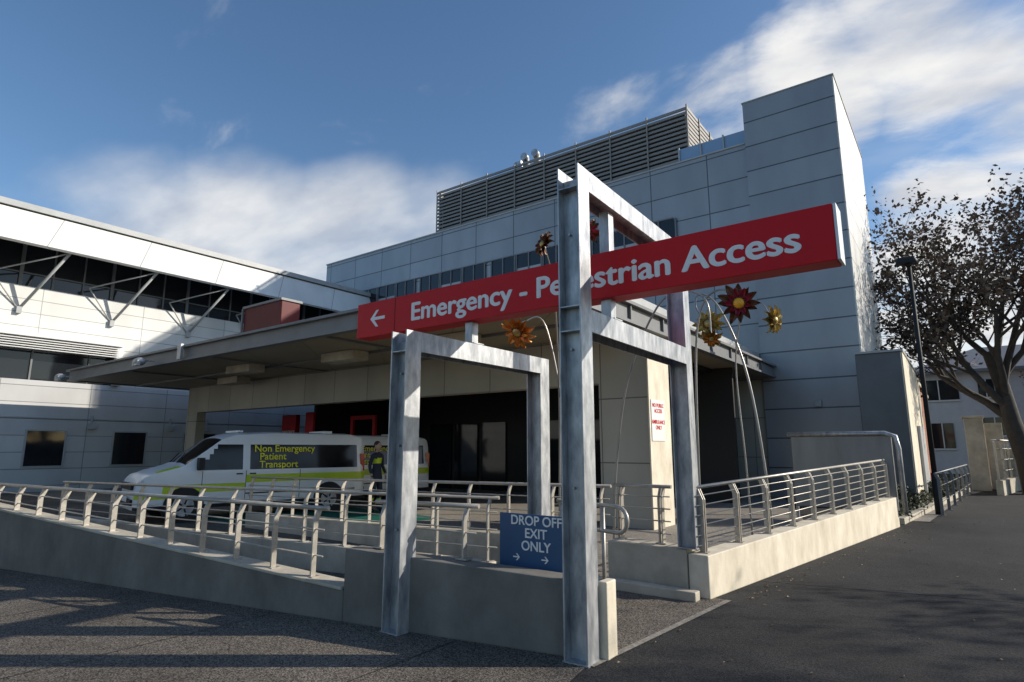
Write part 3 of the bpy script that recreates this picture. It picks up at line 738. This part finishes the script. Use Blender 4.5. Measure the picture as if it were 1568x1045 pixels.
flower([(-4.3,7.6,0),(-4.35,7.55,2.0),(-4.05,7.2,3.6),(-3.62,6.5,4.36)],(.4,-.8,.2),.22,'petal_dark','petal_red','petal_gold',.013)
flower([(-4.8,7.6,0),(-4.7,7.5,2.2),(-4.45,7.0,3.8),(-4.28,6.5,4.33)],(-.4,-.8,.2),.20,'petal_dark','petal_dark','petal_gold',.013)
flower([(-4.5,7.6,0),(-4.62,7.5,2.0),(-4.8,7.3,3.4),(-5.0,7.05,3.45),(-5.05,6.95,3.30)],(0,-.7,-.65),.28,'petal_orange','petal_orange','petal_gold',.013)

# ---------------------------------------------------------------- trees
def tree_mesh(seed,height,levels=(6,5,5,5),leafn=5,leafsize=.10,spread=1.,tf=.36):
    R=random.Random(seed); mb=MB(); tips=[]
    def br(p,d,L,r,lev):
        n=4 if lev<3 else 3; pts=[p.copy()]; rad=[r]; dd=d.copy(); q=p.copy()
        for i in range(n):
            dd=(dd+Vector((R.uniform(-1,1),R.uniform(-1,1),R.uniform(-.6,.9)))*(.13+.06*lev)).normalized()
            q=q+dd*L/n; pts.append(q.copy()); rad.append(r*(1-.55*(i+1)/n))
        mb.tube(pts,rad,0,(9,6,5,4,3,3)[min(lev,5)],cap=False)
        if lev>=len(levels): tips.append(pts); return
        for k in range(levels[lev]):
            t=.35+.65*(k+R.random()*.8)/levels[lev] if lev>0 else .5+.5*(k+R.random()*.6)/levels[lev]
            t=min(t,.999); i=int(t*n); f=t*n-i; pp=pts[i].lerp(pts[i+1],f); rp=rad[i]+(rad[i+1]-rad[i])*f
            a=R.uniform(0,2*math.pi) if lev else 2*math.pi*k/levels[0]+R.uniform(-.4,.4)
            o=dd.orthogonal().normalized(); o=Quaternion(dd,a)@o
            ang=R.uniform(.55,1.05)*spread
            nd=(dd*math.cos(ang)+o*math.sin(ang)+Vector((0,0,.18))).normalized()
            br(pp,nd,L*R.uniform(.52,.78),rp*.62,lev+1)
    br(Vector((0,0,-.1)),Vector((.05,0,1)),height*tf,height*.026,0)
    for pts in tips:
        for k in range(leafn):
            t=R.random()*(len(pts)-1); i=min(int(t),len(pts)-2); p=pts[i].lerp(pts[i+1],t-i)+Vector((R.gauss(0,.07),R.gauss(0,.07),R.gauss(0,.07)))
            s=leafsize*R.uniform(.5,1.3); a=Vector((R.uniform(-1,1),R.uniform(-1,1),R.uniform(-1,1))).normalized(); b=a.orthogonal().normalized()
            mb.quad([p-a*s*.5,p+b*s*.28,p+a*s*.5,p-b*s*.28],1)
    return mb
tm=tree_mesh(5,11.5,levels=(7,5,5,5,3),leafn=5,leafsize=.14)
t1=tm.build('street_tree',['bark','leaf']); t1.location=(1.95,28.5,0); t1.scale=(1.32,1.32,1.30); t1.rotation_euler=(0,0,2.2)
def inst(o,name,loc,rz,s):
    n=D.objects.new(name,o.data); col.objects.link(n); n.location=loc; n.rotation_euler=(0,0,rz); n.scale=(s,s,s); return n
Rv=Vector((.803,.596,0)); Fv=Vector((-.596,.803,0))
for (r_,f_,rz,s) in [(19,3.0,2.4,.85),(27,6.2,4.,.85)]:
    p=Rv*r_+Fv*f_; inst(t1,'street_tree',(p.x,p.y,0),rz,s)
inst(t1,'street_tree',(6.5,44,0),1.7,.9)
ev=tree_mesh(11,6.0,levels=(7,6,5,4),leafn=10,leafsize=.17,tf=.34)  # dense trees out of view, added to throw shade on the foreground
e1=ev.build('shade_caster_tree',['bark','shade_caster_leaf']); p=Rv*10.5+Fv*2.4; e1.location=(p.x,p.y,0); e1.scale=(.8,.8,.8)
for (r_,f_,rz,s) in [(15.5,2.6,1.3,.95),(12.5,5.6,2.2,.55),(9.0,4.2,.7,.5),(8.2,2.9,3.7,.5),(21.,2.9,4.1,1.15),(12.0,7.4,3.,.5),(14,4.0,5.2,.6)]:
    p=Rv*r_+Fv*f_; inst(e1,'shade_caster_tree',(p.x,p.y,0),rz,s)

# ---------------------------------------------------------------- right side street things
lp=empty('street_lamp'); mb=MB()
lx,ly=-.62,18.4
mb.tube([(lx,ly,0),(lx,ly,1.0)],.08,0,10); mb.tube([(lx,ly,1.0),(lx,ly,6.35)],[.06,.045],0,10)
mb.tube([(lx,ly,6.3),(lx-.12,ly-.1,6.42)],.035,0,8)
mb.build('pole',['black'],lp)
mb=MB(); mb.hexa([(lx-.28,ly-.32,6.38),(lx+.2,ly-.18,6.38),(lx+.16,ly+.18,6.38),(lx-.3,ly+.05,6.38),(lx-.22,ly-.26,6.54),(lx+.14,ly-.14,6.54),(lx+.12,ly+.12,6.54),(lx-.24,ly+.0,6.54)]); mb.build('lamp_head',['black'],lp,.02)

ho=empty('white_house')
mb=MB(); mb.box(-2.2,9,48,58,0,6.6,0); mb.build('walls',['housewall'],ho)
mb=MB()
mb.quad([(-2.8,47.4,6.55),(9.6,47.4,6.55),(6.5,53,8.6),(1.5,53,8.6)]); mb.quad([(-2.8,58.6,6.55),(-2.8,47.4,6.55),(1.5,53,8.6)]); mb.quad([(9.6,47.4,6.55),(9.6,58.6,6.55),(6.5,53,8.6)]); mb.quad([(9.6,58.6,6.55),(-2.8,58.6,6.55),(1.5,53,8.6),(6.5,53,8.6)])
mb.box(-2.8,9.6,47.35,47.5,6.35,6.54)
mb.build('hip_roof',['roof'],ho)
mb=MB()
for (x0,x1,z0,z1) in [(-1.9,.2,4.7,6.0),(1.2,2.0,4.8,5.9),(1.2,2.4,2.4,3.5),(-1.5,-.3,1.6,3.2),(4,5.5,4.8,6.0)]:
    mb.box(x0,x1,47.93,47.98,z0,z1,0); mb.box((x0+x1)/2-.03,(x0+x1)/2+.03,47.9,47.93,z0,z1,1); mb.box(x0-.06,x1+.06,47.9,47.97,z0-.1,z0-.01,1)
mb.build('windows',['glass','white'],ho)
bh=empty('brick_outbuilding'); mb=MB(); mb.box(-2.2,-1.3,31,40,0,4.3); mb.build('walls',['brick'],bh)
mb=MB(); mb.box(-2.3,-1.2,30.9,40.1,4.3,4.45); mb.build('parapet',['cream'],bh)
gw=empty('garden_wall')
mb=MB(); mb.box(.15,.75,29.5,30.3,0,2.75); mb.box(.8,1.35,30.8,31.3,0,2.6); mb.box(.1,.8,29.45,30.35,2.75,2.85); mb.box(.76,4,31.3,31.5,0,1.6)
mb.build('pillars',['cream'],gw,.02)
railing('handrail_fence',(.9,27),(2.6,37),.5,.5,1.9,1.9,8,rods=3)
mb=MB(); mb.wall((.9,27),(2.6,37),.2,0,.5,0,.5); fwk=mb.build('low_kerb_wall',['cream'])
railing('handrail_fence',(-.5,16.6),(.1,26),.14,.14,1.05,1.05,7,rods=2,mat='steel_grey')
ke=empty('kerb'); mb=MB(); mb.wall((-1.15,15.6),(0.1,29),.15,0,.13,0,.13,side=1); mb.build('kerb_stone',['cream'],ke,.01)
sheet('garden_bed',[(-2.9,15.6),(-1.3,15.6),(-.05,29),(-1.05,29),(-1.05,20),(-2.28,20)],.08,'grey_render')
mb=MB(); R=random.Random(3)
for k in range(26):
    y=R.uniform(16.2,28.5); x=-1.35+(y-15.6)*.09-R.uniform(.1,.6); rad=R.uniform(.25,.5)
    for j in range(260):
        v=Vector((R.gauss(0,1),R.gauss(0,1),abs(R.gauss(0,1)))).normalized()*rad*R.uniform(.55,1.05)
        p=Vector((x,y,.1))+Vector((v.x,v.y,v.z*1.2)); s=R.uniform(.03,.07)
        a=Vector((R.uniform(-1,1),R.uniform(-1,1),R.uniform(-1,1))).normalized(); b=a.orthogonal().normalized()
        mb.quad([p-a*s,p+b*s*.5,p+a*s,p-b*s*.5])
mb.build('shrubs',['shrub'])
mb=MB()
for k in range(300):
    x=R.uniform(-2.3,3.5); y=R.uniform(3.2,18)
    if k%4==0: x=R.uniform(-6,-2.3); y=R.uniform(1,3.6)
    if k%3==0: 
        t=R.random(); x=-2.15+t*1.05+abs(R.gauss(0,.15)); y=6.9+t*8
    s=R.uniform(.010,.024); a=R.uniform(0,6.28); dx,dy=math.cos(a)*s,math.sin(a)*s
    mb.quad([(x-dx,y-dy,.009),(x+dy*.6,y-dx*.6,.012+s*.3),(x+dx,y+dy,.010),(x-dy*.6,y+dx*.6,.014)])
mb.build('fallen_leaves',['litter'])
